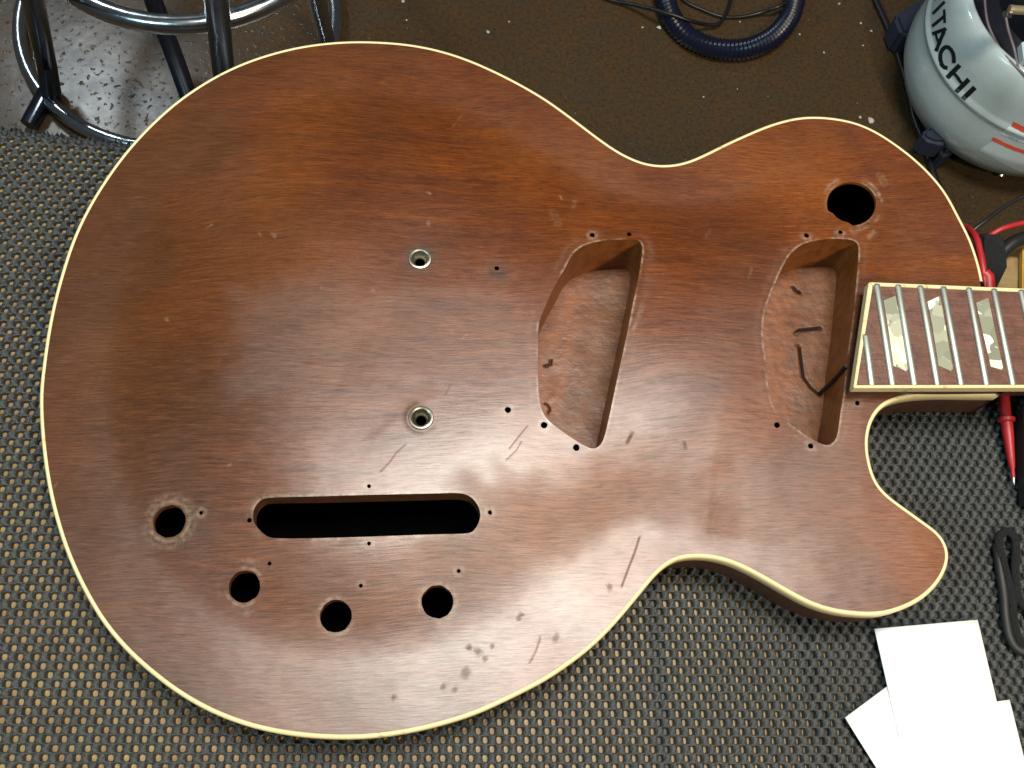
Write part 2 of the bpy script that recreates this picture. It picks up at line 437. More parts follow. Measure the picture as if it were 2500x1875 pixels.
# ------------------------------------------------------------------ guitar outline (traced on the plane of the top edge)
A = [(2125, 608), (2118, 575), (2100, 520), (2075, 470), (2045, 415), (2010, 372), (1970, 335), (1930, 305), (1890, 280), (1850, 263), (1810, 254), (1770, 250),
     (1730, 251), (1690, 259), (1650, 272), (1610, 289), (1570, 307), (1530, 327), (1495, 343), (1465, 352), (1435, 355), (1400, 352), (1365, 340), (1330, 321),
     (1290, 293), (1240, 255), (1180, 212), (1120, 177), (1060, 147), (1000, 122), (940, 104), (880, 93), (820, 88), (760, 87), (700, 91), (640, 100), (580, 115),
     (520, 136), (460, 165), (400, 203), (350, 243), (300, 292), (255, 345), (210, 410), (175, 472), (150, 530), (130, 592), (113, 655), (100, 720), (90, 790),
     (84, 850), (85, 910), (90, 970), (98, 1030), (110, 1090), (128, 1155), (150, 1215), (180, 1278), (220, 1345), (270, 1405), (325, 1455), (385, 1500),
     (450, 1537), (520, 1565), (590, 1583), (660, 1593), (730, 1597), (800, 1595), (870, 1586), (940, 1571), (1010, 1550), (1062, 1529)]
A = [(x * 1.1302, y * 1.1302) for x, y in A]
A += [(1322, 1668), (1385, 1627), (1444, 1582), (1505, 1521), (1566, 1448), (1607, 1399), (1647, 1369), (1688, 1361), (1737, 1363), (1790, 1377), (1851, 1407),
      (1912, 1442), (1973, 1475), (2034, 1495), (2095, 1503), (2150, 1503), (2206, 1488), (2258, 1460), (2295, 1422), (2316, 1380), (2319, 1348), (2307, 1315),
      (2286, 1292), (2258, 1273), (2220, 1245), (2174, 1212), (2146, 1184), (2133, 1155), (2124, 1120), (2120, 1085), (2124, 1048), (2137, 1015), (2162, 988),
      (2200, 974), (2251, 967), (2314, 965), (2398, 966), (2440, 966)]
OUT = np.array([at(x, y, 0)[:2] for x, y in A])
OUT = smooth_poly(resample(catmull(OUT, 6), .0015), 12)
def offset(P, d):
    T = np.gradient(P, axis=0); T /= np.linalg.norm(T, axis=1)[:, None]
    N = np.stack([-T[:, 1], T[:, 0]], 1)
    return P + N * d
# outline runs counter-clockwise seen from above, so +normal points inwards
BW = .0020
INN = offset(OUT, BW)
closed_in = INN                                # closed across the neck joint
HC = .0098                                     # height of the carved arch

# height field of the carve
GS = .002
gx = np.arange(OUT[:, 0].min() - .012, OUT[:, 0].max() + .014, GS); gy = np.arange(OUT[:, 1].min() - .012, OUT[:, 1].max() + .014, GS)
GX, GY = np.meshgrid(gx, gy, indexing='ij'); gp = np.stack([GX.ravel(), GY.ravel()], 1)
# distance to the real edge; across the neck joint the plateau runs on into the neck
poly_d = np.vstack([INN[:-1]])
ds = dist_poly(gp, poly_d, closed=False); ins = inside(gp, INN)
# keep the neck joint side open: mirror the domain past the joint
LC = .080
sd = np.where(ins, ds, -ds).reshape(GX.shape); I = ins.reshape(GX.shape)
u_exact = 1 - np.exp(-np.clip(sd, -.004, 1) / LC)
U = u_exact.copy(); free = I & (sd > .005)
k2 = (GS / LC) ** 2
for _ in range(900):
    Nn = np.zeros_like(U); Nn[1:-1, 1:-1] = U[2:, 1:-1] + U[:-2, 1:-1] + U[1:-1, 2:] + U[1:-1, :-2]
    U = np.where(free, (Nn + k2) / (4 + k2), U)
UMAX = float(U.max())
def g_of(u):
    u = np.clip((u / UMAX - .34) / .66, 0, 1); return u * u * (3 - 2 * u)
def cubic(a, b, c, d, t): return b + .5 * t * (c - a + t * (2 * a - 5 * b + 4 * c - d + t * (3 * (b - c) + d - a)))
def Hmany(P):
    P = np.atleast_2d(P)
    fx = np.clip((P[:, 0] - gx[0]) / GS, 1, len(gx) - 3.001); fy = np.clip((P[:, 1] - gy[0]) / GS, 1, len(gy) - 3.001)
    i = fx.astype(int); j = fy.astype(int); tx = fx - i; ty = fy - j; rows = []
    for di in (-1, 0, 1, 2):
        rows.append(cubic(U[i + di, j - 1], U[i + di, j], U[i + di, j + 1], U[i + di, j + 2], ty))
    u = cubic(*rows, tx)
    return HC * g_of(u)
def surf(px, py):
    z = .008
    for _ in range(8):
        p = at(px, py, z); z = float(Hmany(p[:2])[0])
    return np.array([p[0], p[1], z])
def trace(P, step=.0008, closed=True, smooth=3, n=6):
    Q = np.array([surf(x, y)[:2] for x, y in P]); Q = resample(catmull(Q, n, closed), step, closed)
    return smooth_poly(Q, smooth, closed)
def circle(px, py, rpx, n=26, dr=0, ry=None, rag=.0):
    c = surf(px, py); e = surf(px + rpx, py); r = np.linalg.norm(e[:2] - c[:2]) + dr
    out = []
    for k in range(n):
        a = 2 * math.pi * k / n; q = 1 + rag * noise.noise(Vector((math.cos(a) * 3, math.sin(a) * 3, px * .1)))
        out.append(c[:2] + r * q * np.array([math.cos(a), math.sin(a)]))
    return np.array(out)

CAV1 = trace([(1550, 585), (1563, 591), (1568, 606), (1566, 630), (1560, 671), (1546, 736), (1532, 809), (1517, 878), (1503, 943), (1489, 1009), (1477, 1062), (1466, 1086), (1452, 1095),
              (1440, 1094), (1416, 1082), (1375, 1055), (1338, 1025), (1322, 998), (1315, 956), (1313, 886), (1314, 817), (1316, 789), (1326, 760), (1350, 707), (1375, 663), (1395, 626),
              (1412, 608), (1436, 596), (1477, 587), (1517, 585)])
CAV2 = trace([(2078, 586), (2092, 594), (2096, 610), (2093, 660), (2086, 736), (2078, 804), (2067, 880), (2060, 956), (2052, 1006), (2045, 1057), (2036, 1078), (2019, 1087), (1989, 1076),
              (1944, 1046), (1908, 1018), (1887, 988), (1875, 939), (1869, 874), (1863, 817), (1867, 764), (1883, 716), (1900, 675), (1916, 642), (1932, 618), (1957, 598), (1993, 587), (2038, 583)])
SLOT = trace([(618, 1263), (620, 1243), (636, 1222), (660, 1215), (767, 1212), (907, 1208), (1047, 1205), (1122, 1204), (1150, 1214), (1166, 1233), (1173, 1254), (1170, 1273), (1160, 1291), (1141, 1302),
              (1047, 1305), (907, 1310), (767, 1314), (674, 1314), (650, 1308), (632, 1292), (620, 1275)])
TOG = trace([(2078.7 + 60 * math.cos(a), 497.6 + 53 * math.sin(a)) if not (0.52 * math.pi < a < 0.86 * math.pi) else (2078.7 + 52 * math.cos(a), 497.6 + 46 * math.sin(a)) for a in np.linspace(0, 2 * math.pi, 30)[:-1]], smooth=1)
KN = [circle(414, 1273, 39, 40, rag=.05), circle(597, 1432, 38.5, 40, rag=.05), circle(820, 1504, 39, 40, rag=.05), circle(1068, 1469, 39, 40, rag=.05)]
BUSH = [(1025, 632, 29), (1028, 1020, 31)]
BH = [circle(x, y, r - 4, 28) for x, y, r in BUSH]
SCREW = [(1213, 655, 6), (1240, 1001, 8), (1328, 1038, 8.5), (1407, 1093, 8.5), (1446, 574, 6), (1536, 572, 6), (1969, 575, 6), (2052, 567, 5), (1897, 1038, 7), (1979, 1089, 6.5),
         (901, 1187, 5), (901, 1327, 5), (609, 1270, 6), (1196, 1251, 5.5), (491, 1252, 4.5), (658, 1376, 5), (881, 1430, 5), (1120, 1394, 5), (2093, 984, 6)]
SH = [circle(x, y, r, 10, rag=.2) for x, y, r in SCREW]
BIG = [CAV1, CAV2, SLOT, TOG] + KN + BH
HOLES = BIG + SH

# marks on the lacquer: (kind, polyline px, half width m, strength)
MARKS = [('d', [(1212, 655), (1214, 656)], .0056, .75), ('d', [(1205, 674), (1225, 678)], .0045, .5), ('d', [(1026, 600), (1027, 580)], .0050, .12), ('d', [(1561, 1312), (1549, 1350), (1535, 1385), (1518, 1431)], .0006, .7), ('d', [(1318, 1560), (1308, 1590), (1293, 1618)], .0006, .4),
         ('d', [(1541, 1062), (1531, 1080)], .0010, .8), ('d', [(1671, 1080), (1673, 1092)], .0010, .6), ('d', [(1288, 1040), (1265, 1068), (1244, 1095)], .0004, .6),
         ('d', [(1272, 1080), (1262, 1098), (1240, 1120)], .0004, .5), ('d', [(1100, 940), (1088, 962)], .0006, .4), ('d', [(990, 1085), (968, 1105), (950, 1130), (930, 1150)], .0005, .45),
         ('d', [(1487, 1430), (1489, 1436)], .0013, .5), ('d', [(1144, 1580), (1146, 1583)], .0014, .6), ('d', [(1135, 1645), (1138, 1640)], .0022, .45), ('d', [(1166, 1590), (1168, 1592)], .0016, .5),
         ('d', [(1183, 1609), (1185, 1607)], .0014, .5), ('d', [(1080, 1679), (1084, 1674)], .0012, .5), ('d', [(1110, 1685), (1112, 1682)], .0013, .45), ('d', [(960, 1703), (961, 1702)], .0010, .6),
         ('d', [(1201, 1578), (1203, 1576)], .0012, .5), ('d', [(1265, 1511), (1268, 1508)], .0013, .5), ('d', [(1355, 1560), (1360, 1555)], .0014, .4), ('d', [(1275, 1500), (1276, 1500)], .0009, .5),
         ('w', [(505, 555), (520, 548)], .0006, .7), ('w', [(668, 574), (672, 577)], .0012, .55), ('w', [(631, 568), (634, 570)], .0008, .5), ('w', [(1046, 547), (1047, 548)], .0011, .75),
         ('w', [(1048, 471), (1050, 473)], .0008, .8), ('w', [(1368, 480), (1370, 483)], .0008, .8), ('w', [(910, 709), (912, 708)], .0009, .8), ('w', [(784, 703), (785, 703)], .0008, .7),
         ('w', [(1130, 825), (1138, 818)], .0005, .8), ('w', [(1100, 810), (1106, 811)], .0010, .4), ('w', [(407, 780), (409, 783)], .0008, .7), ('w', [(561, 1135), (563, 1134)], .0010, .6),
         ('w', [(1551, 792), (1547, 800), (1545, 806)], .0010, .7), ('w', [(1130, 278), (1105, 310)], .0004, .35), ('w', [(2122, 578), (2135, 565)], .0016, .7), ('w', [(2150, 430), (2156, 445)], .0028, .45),
         ('w', [(2078, 560), (2084, 566)], .0022, .5), ('w', [(1400, 505), (1403, 490)], .0014, .4), ('w', [(1350, 520), (1362, 545)], .0026, .28), ('w', [(1470, 620), (1490, 640)], .0001, 0),
         ('w', [(1720, 580), (1735, 562)], .0011, .25), ('w', [(1835, 655), (1828, 680)], .0009, .3), ('w', [(130, 1190), (140, 1180)], .0005, .5),
         ('w', [(1590, 610), (1600, 640), (1592, 690), (1580, 720)], .0020, .10), ('w', [(1570, 745), (1560, 770)], .0016, .3),
         ('w', [(620, 750), (850, 745), (960, 735)], .0008, .14), ('w', [(1750, 1330), (1735, 1290), (1755, 1230)], .0006, .25), ('w', [(1700, 1300), (1745, 1215), (1775, 1180)], .0012, .18),
         ('w', [(2128, 965), (2112, 972), (2100, 968)], .0018, .25),
         ('d', [(2110, 700), (2095, 800), (2075, 948)], .0024, .62)]
MK = [(k, np.array([surf(x, y)[:2] for x, y in P]), hw, s) for k, P, hw, s in MARKS]
# residue rings left round the holes: hole, inner offset, width, strength, angular gate seed
RINGS = [(TOG, .0030, .0009, .55), (TOG, .0006, .0007, .5), (KN[0], .0016, .0008, .5), (KN[0], .0048, .0007, .35), (KN[1], .0012, .0008, .5), (KN[1], .0042, .0007, .3), (KN[2], .0008, .0009, .5),
         (KN[3], .0010, .0012, .5), (CAV1, .0003, .0006, .8), (CAV2, .0003, .0006, .75), (SLOT, .0004, .0007, .6), (CAV1, .0040, .0018, .10), (CAV2, .0036, .0016, .09),
         (BH[0], .0022, .0008, -.45), (BH[1], .0022, .0008, -.45), (SLOT, .0022, .0012, .16)]
RINGS += [(h, .0010, .0009, .42) for h in SH]

def dense_top_points():
    pts = []
    for h in BIG:
        for d in (.0006, .0013, .0021, .0031, .0043, .0056):
            T = np.roll(h, -1, 0) - np.roll(h, 1, 0); T /= np.linalg.norm(T, axis=1)[:, None]
            N = np.stack([T[:, 1], -T[:, 0]], 1)
            c = h.mean(0)
            if ((h - c) * N).sum() < 0: N = -N
            pts.append((h + N * d)[::(1 if d < .003 else 2)])
    for h in SH:
        c = h.mean(0); r = np.linalg.norm(h[0] - c)
        for d in (.0006, .0013, .0021):
            pts.append(np.array([c + (r + d) * np.array([math.cos(a), math.sin(a)]) for a in np.linspace(0, 2 * math.pi, 13)[:-1]]))
    for k, P, hw, s in MK:
        if s == 0: continue
        L = resample(P, .0005) if len(P) > 1 else P
        for o in np.arange(-hw * 1.6, hw * 1.61, max(.00035, hw * .55)): pts.append(offset(L, o))
    return np.vstack(pts)
step = .0021
bx = np.arange(INN[:, 0].min(), INN[:, 0].max(), step); by = np.arange(INN[:, 1].min(), INN[:, 1].max(), step * .87)
grid = np.array([(x + (step / 2 if j % 2 else 0), y) for j, y in enumerate(by) for x in bx])
grid += rng.normal(0, step * .04, grid.shape)
rim = np.vstack([offset(INN, d) for d in (.0010, .0024)])
dense = dense_top_points()
def away(P, loops, dmin, within=None):
    k = np.ones(len(P), bool)
    for L in loops:
        lo, hi = L.min(0) - .01, L.max(0) + .01
        bb = np.all((P > lo) & (P < hi), 1) & k
        if bb.any():
            q = P[bb]; ok = ~inside(q, L) & (dist_poly(q, L) > dmin); kk = np.where(bb)[0]; k[kk[~ok]] = False
    return P[k]
okg = inside(grid, INN) & (dist_poly(grid, INN, False) > .0032); grid = grid[okg]
grid = away(grid, BIG, .0062); grid = away(grid, SH, .0026)
okd = inside(dense, INN) & (dist_poly(dense, INN, False) > .0012); dense = dense[okd]; dense = away(dense, HOLES, .0004)
rim = rim[inside(rim, INN)]; rim = away(rim, HOLES, .001)
P2, T2 = triangulate([INN] + HOLES, np.vstack([grid, dense, rim]))
used = np.unique(T2); remap = -np.ones(len(P2), int); remap[used] = np.arange(len(used)); P2 = P2[used]; T2 = remap[T2]
ZZ = Hmany(P2)
wear = np.zeros(len(P2)); smudge = np.zeros(len(P2))
def sstep(a, b, x): t = np.clip((x - a) / (b - a), 0, 1); return t * t * (3 - 2 * t)
nz = np.array([noise.noise(Vector((p[0] * 90, p[1] * 90, 5))) for p in P2]); nz2 = np.array([noise.noise(Vector((p[0] * 22, p[1] * 22, 8))) for p in P2])
for loop, off, wd, s in RINGS:
    lo, hi = loop.min(0) - .012, loop.max(0) + .012; m = np.where(np.all((P2 > lo) & (P2 < hi), 1))[0]
    d = dist_poly(P2[m], loop); g = np.exp(-((d - off) / wd) ** 2) * s
    gate = sstep(-.22, .25, nz[m] + .6 * nz2[m] + .1); wear[m] += g * gate
for k, P, hw, s in MK:
    if s == 0: continue
    lo, hi = P.min(0) - .01, P.max(0) + .01; m = np.where(np.all((P2 > lo) & (P2 < hi), 1))[0]
    d = dist_poly(P2[m], P, False); g = (1 - sstep(hw * .5, hw * 1.2, d)) * s
    wear[m] += g * .42 if k == 'w' else -g * .58
def poly_px(P): return np.array([surf(x, y)[:2] for x, y in P])
def soft_region(P, feather):
    L = poly_px(P); d = dist_poly(P2, L); i = inside(P2, L); sdd = np.where(i, d, -d); return sstep(-feather, feather, sdd + .9 * feather * nz + 1.2 * feather * nz2)
smudge += .42 * soft_region([(1052, 925), (1084, 958), (905, 1080), (866, 1082)], .0016)
smudge += .30 * soft_region([(1765, 955), (1742, 1110), (1730, 1300), (1900, 1330), (2100, 1250), (2100, 960), (1900, 930)], .0012)
smudge += .45 * soft_region([(560, 700), (1240, 720), (1240, 850), (1100, 880), (1050, 930), (880, 850), (640, 930), (560, 960)], .009)
smudge += .5 * soft_region([(1150, 1180), (1750, 1130), (1750, 1290), (1500, 1280), (1200, 1400), (1000, 1390)], .010)
# darker tone along the edge and over the left of the body
de = dist_poly(P2, INN, False)
dark_tone = np.exp(-(de / .075) ** 2) * sstep(.06, -.16, P2[:, 0]) * (.75 + .5 * nz2)
dark_tone += .8 * np.exp(-(((P2[:, 0] + .155) / .085) ** 2 + ((P2[:, 1] - .02) / .09) ** 2)) * (.8 + .4 * nz2)
dark_tone = np.clip(dark_tone + .22 * sstep(-.02, .5, nz2), 0, 1)

guitar = thing('guitar_body', 'stripped red-brown electric guitar body with cream binding and empty pickup cavities', 'electric guitar')
me = bpy.data.meshes.new('carved_top'); me.from_pydata([(a, b, z) for (a, b), z in zip(P2.tolist(), ZZ.tolist())], [], [tuple(t) for t in T2.tolist()])
for nm, arr in (('wear', wear), ('smudge', smudge), ('dark_tone', dark_tone)):
    at_ = me.attributes.new(nm, 'FLOAT', 'POINT'); at_.data.foreach_set('value', arr.astype(np.float32))
me.update(); bm = bmesh.new(); bm.from_mesh(me); bmesh.ops.recalc_face_normals(bm, faces=bm.faces)
if sum(f.normal.z for f in bm.faces) < 0: bmesh.ops.reverse_faces(bm, faces=bm.faces)
bm.to_mesh(me); bm.free()
top = link('carved_top', me, MT['top'], guitar)

# binding: a strip swept round the edge, open at the neck
def sweep(P, prof, name, m, parent, closed=False, sharp=40):
    """prof: (inward offset, z)"""
    V = []; Fc = []; rows = [offset(P, d) if not closed else None for d, z in prof]; n = len(P); k = len(prof)
    for i in range(n):
        for r, (d, z) in zip(rows, prof): V.append((r[i][0], r[i][1], z))
    for i in range(n - 1):
        for j in range(k - 1): Fc.append((i * k + j, (i + 1) * k + j, (i + 1) * k + j + 1, i * k + j + 1))
    return mesh(name, V, Fc, m, parent, True, sharp)
nb = len(OUT)
sweep(OUT, [(.0006, -.0072), (0, -.0066), (0, -.0012), (.0004, -.0003), (.0010, .0002), (BW - .0002, .0002), (BW + .0001, -.0004)], 'binding', MT['binding'], guitar, sharp=80)
side_prof = [(.0008, -.0064), (.0008, -.026), (.0016, -.0295), (.0040, -.0325), (.0080, -.0338), (.02, -.0342)]
sweep(OUT, side_prof, 'body_side', MT['side'], guitar)
bp = resample(offset(OUT, .0196), .006); Pb, Tb = triangulate([bp], np.zeros((0, 2)))
mesh('body_back', [(x, y, -.03422) for x, y in Pb], [tuple(t[::-1]) for t in Tb], MT['side'], guitar, False)
# neck joint end of the body, closed off between the two ends of the outline
a, b = OUT[-1], OUT[0]
mesh('neck_joint', [(a[0], a[1], -.0338), (b[0], b[1], -.0338), (b[0], b[1], .0), (a[0], a[1], .0)], [(0, 1, 2, 3)], MT['side'], guitar, False)

# hole walls
def wall(name, loop, depth_z, m, taper=0.0, zoff=-.00005, chips=0.0):
    z = Hmany(loop); c = loop.mean(0); V = []; n = len(loop); Fc = []
    lv = [0, .25, .6, 1]
    for i, p in enumerate(loop):
        for t in lv:
            zz = (z[i] + zoff) * (1 - t) + depth_z * t
            q = p + (p - c) / np.linalg.norm(p - c) * taper * t
            V.append((q[0], q[1], zz))
    k = len(lv)
    for i in range(n):
        j = (i + 1) % n
        for t in range(k - 1): Fc.append((i * k + t, j * k + t, j * k + t + 1, i * k + t + 1))
    return mesh(name, V, Fc, m, guitar)
def floor_of(name, loop, z, m, grooves, st=.0011):
    bx = np.arange(loop[:, 0].min(), loop[:, 0].max(), st); by = np.arange(loop[:, 1].min(), loop[:, 1].max(), st)
    g = np.array([(x, y) for x in bx for y in by]); g = g[inside(g, loop)]; g = g[dist_poly(g, loop) > st * .6]
    ex = [g]
    for G_, hw, dp in grooves:
        L = resample(G_, .00045)
        for o in (-hw * 1.12, -hw * .74, 0, hw * .74, hw * 1.12): ex.append(offset(L, o))
    ex = np.vstack(ex); ex = ex[inside(ex, loop)]
    Pf, Tf = triangulate([loop], ex); zz = np.full(len(Pf), z)
    zz += np.array([.00010 * noise.noise(Vector((p[0] * 300, p[1] * 300, 2))) + .0004 * noise.noise(Vector((p[0] * 60, p[1] * 60, 4))) for p in Pf])
    for G_, hw, dp in grooves:
        d = dist_poly(Pf, G_, False); zz -= dp * (1 - sstep(hw * .8, hw * 1.05, d))
    o = mesh(name, [(p[0], p[1], q) for p, q in zip(Pf, zz)], [tuple(t) for t in Tf], m, guitar)
    bm = bmesh.new(); bm.from_mesh(o.data); bmesh.ops.recalc_face_normals(bm, faces=bm.faces)
    if sum(f.normal.z for f in bm.faces) < 0: bmesh.ops.reverse_faces(bm, faces=bm.faces)
    bm.to_mesh(o.data); bm.free()
    o.data.materials.append(MT['groove_dark']); cen = np.array([tuple(p.center)[:2] for p in o.data.polygons])  # groove faces coloured dark for the shade and dirt in them
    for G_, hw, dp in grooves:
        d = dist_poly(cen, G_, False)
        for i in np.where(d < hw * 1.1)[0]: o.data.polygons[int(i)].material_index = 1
    return o
ZC = -.0290
wall('pickup_cavity_wall', CAV1, ZC - .001, MT['cavwall']); wall('pickup_cavity_wall', CAV2, ZC - .003, MT['cavwall'])
def gr(P): return np.array([at(x, y, ZC)[:2] for x, y in P])
floor_of('pickup_cavity_floor', CAV1, ZC, MT['cavity'], [(gr([(1330, 985), (1338, 990), (1342, 1000), (1338, 1008)]), .0005, .0008), (gr([(1345, 880), (1343, 890), (1330, 893)]), .0008, .0016)])
floor_of('pickup_cavity_floor', CAV2, ZC - .001, MT['cavity'], [
    (gr([(1952, 845), (1957, 880), (1963, 920), (1980, 945), (2001, 962)]), .0008, .0040), (gr([(1945, 812), (1953, 805), (1975, 803), (2003, 800)]), .0010, .0050),
    (gr([(1938, 700), (1944, 708), (1952, 712)]), .0010, .0040)])
tube('routed_channel', [at(2001, 961, ZC - .0005), at(2024, 940, -.019), at(2048, 915, -.008), at(2066, 893, .003)], .0011, MT['groove_dark'], guitar, 8)  # dark tube drawn for the shaded, dirty channel up the wall
wall('pickup_slot_wall', SLOT, -.0040, MT['rim'])
for h in KN: wall('control_hole_wall', h, -.0030, MT['rim'])
wall('switch_hole_wall', TOG, -.002, MT['cavwall'])
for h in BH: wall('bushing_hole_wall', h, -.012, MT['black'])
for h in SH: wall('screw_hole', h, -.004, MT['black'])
def pocket(name, loop, z0, z1, m):
    n = len(loop); V = [(p[0], p[1], z0) for p in loop] + [(p[0], p[1], z1) for p in loop]
    Fc = [(i, (i + 1) % n, n + (i + 1) % n, n + i) for i in range(n)] + [tuple(range(n, 2 * n))[::-1]]
    return mesh(name, V, Fc, m, guitar, False)
ctl = np.array([surf(x, y)[:2] for x, y in ((340, 1180), (1230, 1150), (1260, 1330), (1150, 1540), (830, 1590), (540, 1500), (350, 1350))])
pocket('control_cavity', ctl, -.0042, -.030, MT['black'])  # near-black walls stand in for the dark of the deep cavity
sw = np.array([surf(2078 + 85 * math.cos(a), 500 + 78 * math.sin(a))[:2] for a in np.linspace(0, 2 * math.pi, 25)[:-1]])
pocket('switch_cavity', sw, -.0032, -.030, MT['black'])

# bridge post bushings
for (x, y, r) in BUSH:
    c = surf(x, y); e = surf(x + r, y); ro = np.linalg.norm(e[:2] - c[:2]); ri = ro * .44
    prof = [(ro * .98, -.0010), (ro, .0002), (ro * .95, .0007), (ro * .82, .0009), (ro * .72, .0006), (ro * .66, -.0006), (ro * .60, -.0022), (ri * 1.15, -.0030), (ri * 1.0, -.0036)]
    for k in range(8): prof += [(ri * (1.0 if k % 2 else .93), -.004 - k * .0006)]
    prof += [(ri * .95, -.012), (.0001, -.012)]
    bo = lathe('bridge_bushing', prof, c, MT['bush'], guitar, 40, 30)
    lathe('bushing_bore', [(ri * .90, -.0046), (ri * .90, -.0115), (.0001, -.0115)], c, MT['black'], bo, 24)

# ------------------------------------------------------------------ neck and fretboard
ZT = .0138
FT = [(2139.6, 691.3), (2191.4, 692.5), (2245.6, 695), (2302.3, 698.6), (2363.8, 699.8), (2425.2, 702.2), (2491.5, 704.6)]
FB = [(2127.5, 934.8), (2178.1, 937.2), (2231.7, 937.2), (2287.8, 937.2), (2345.7, 937.2), (2407.6, 937.2), (2472.2, 937.2)]
pt = [at(x, y, ZT)[:2] for x, y in FT]; pb = [at(x, y, ZT)[:2] for x, y in FB]
# straight edges of the board
def fitline(P):
    P = np.array(P); c = P.mean(0); u_, s_, vt = np.linalg.svd(P - c); d = vt[0]; d = d * np.sign(d[0]); return c, d
c1, d1 = fitline([at(2124, 688.5, ZT)[:2], at(2300, 697.0, ZT)[:2], at(2494, 704.0, ZT)[:2]])
c2, d2 = fitline([at(2086, 947.0, ZT)[:2], at(2290, 947, ZT)[:2], at(2498, 946.5, ZT)[:2]])
def on(c, d, x): return c + d * (x - c[0]) / d[0]
E1 = at(2121, 687.5, ZT)[:2]; E2 = at(2084, 948, ZT)[:2]
E1 = on(c1, d1, E1[0]); E2 = on(c2, d2, E2[0]); XE = .62
X1 = on(c1, d1, XE); X2 = on(c2, d2, XE)
TH = .0056; bw = .0016; bw2 = .0020; bwe = .0019
def prism(name, P, z0, z1, m, parent, bevel=0):
    bm = bmesh.new(); n = len(P); lo = [bm.verts.new((p[0], p[1], z0)) for p in P]; hi = [bm.verts.new((p[0], p[1], z1)) for p in P]
    bm.faces.new(hi); bm.faces.new(lo[::-1])
    for i in range(n): bm.faces.new((lo[i], lo[(i + 1) % n], hi[(i + 1) % n], hi[i]))
    if bevel: bmesh.ops.bevel(bm, geom=list(bm.edges), offset=bevel, segments=2, affect='EDGES')
    return from_bm(name, bm, m, parent, False)
n1 = np.array([d1[1], -d1[0]]); n2 = np.array([-d2[1], d2[0]])
ee = (E1 - E2) / np.linalg.norm(E1 - E2); ne = np.array([ee[1], -ee[0]])
fb = [E2 + n2 * bw2 + ne * bwe, X2 + n2 * bw2, X1 + n1 * bw, E1 + n1 * bw + ne * bwe]
prism('neck_tongue', [fb[0], on(c2, d2, .26) + n2 * bw2, on(c1, d1, .26) + n1 * bw, fb[3]], -.001, ZT - TH - .0001, MT['neck'], guitar)
prism('fretboard', fb, ZT - TH, ZT, MT['rose'], guitar)
prism('fretboard_binding', [E2, X2, X2 + n2 * bw2, E2 + n2 * bw2 + ne * bwe * .9], ZT - TH, ZT + .00015, MT['binding'], guitar, .0003)
prism('fretboard_binding', [E1 + n1 * bw + ne * bwe * .9, X1 + n1 * bw, X1, E1], ZT - TH, ZT + .00015, MT['binding'], guitar, .0003)
prism('fretboard_binding', [E2 + ne * 0, E2 + n2 * bw2 + ne * bwe, E1 + n1 * bw + ne * bwe, E1 + ne * 0], ZT - TH, ZT + .00010, MT['binding'], guitar, .0003)
def fret(a, b):
    a = np.array([*a, ZT]); b = np.array([*b, ZT]); d = (b - a) / np.linalg.norm(b - a); s = np.array([-d[1], d[0], 0]); V = []; Fc = []
    L = np.linalg.norm(b - a); hw, hh = .00165, .00110; N = 12
    for t, k in ((0, .45), (.0005, .8), (.0012, 1), (L - .0012, 1), (L - .0005, .8), (L, .45)):
        for i in range(N + 1):
            q = math.pi * i / N; V.append(a + d * t + s * hw * math.cos(q) * (.7 + .3 * k) + np.array([0, 0, hh * k * math.sin(q) + (.00016 if i in (0, N) else .0002)]))
    M_ = N + 1
    for i in range(5):
        for j in range(N): Fc.append((i * M_ + j, i * M_ + j + 1, (i + 1) * M_ + j + 1, (i + 1) * M_ + j))
    Fc.append(tuple(range(M_))); Fc.append(tuple(range(5 * M_, 6 * M_))[::-1])
    bm = bmesh.new(); vs = [bm.verts.new(v) for v in V]; [bm.faces.new([vs[i] for i in f]) for f in Fc]
    return from_bm('fret', bm, MT['nickel'], guitar, True, 50)
# positions: traced frets, then the rule of the scale length beyond the frame
xb = [p[0] for p in pb]; xt = [p[0] for p in pt]
ends = []
for i in range(6): ends.append((xt[i], xb[i + 1]))
dxt = xt[0] and [xt[i] - xb[i + 1] for i in range(6)]
step_l = xb[6] - xb[5]; last_b = xb[6]; sh = sum(dxt) / 6
while last_b < XE - .05:
    step_l *= 2 ** (1 / 12); last_b += step_l; ends.append((last_b + sh, last_b))
for tx_, bx_ in ends: fret(on(c2, d2, bx_) + n2 * bw2 * .6, on(c1, d1, tx_) + n1 * bw * .6)
# the last fret, cut short by the slanted end of the board
q0 = on(c2, d2, xb[0]) + n2 * bw2 * .6; fret(q0, at(2112.5, 817, ZT)[:2])
def inlay(P):
    mx = sum(p[0] for p in P) / len(P); my = sum(p[1] for p in P) / len(P); ax = lambda x, y: (mx + (y - my) * .17) + (x - mx - (y - my) * .17) * 1.16
    P = [(ax(x, y), y) for x, y in P]
    return prism('pearl_inlay', [at(2060 + x / 4.148, 660 + y / 4.148, ZT)[:2] for x, y in P][::-1], ZT - .001, ZT + .00012, MT['pearl'], guitar)
inlay([(412, 305), (515, 258), (550, 430), (640, 1000), (626, 1022), (515, 968), (455, 560)])
inlay([(857, 318), (965, 258), (1095, 995), (1078, 1020), (968, 965), (905, 560)])
inlay([(1350, 330), (1455, 278), (1600, 985), (1590, 1006), (1495, 975), (1400, 560)])
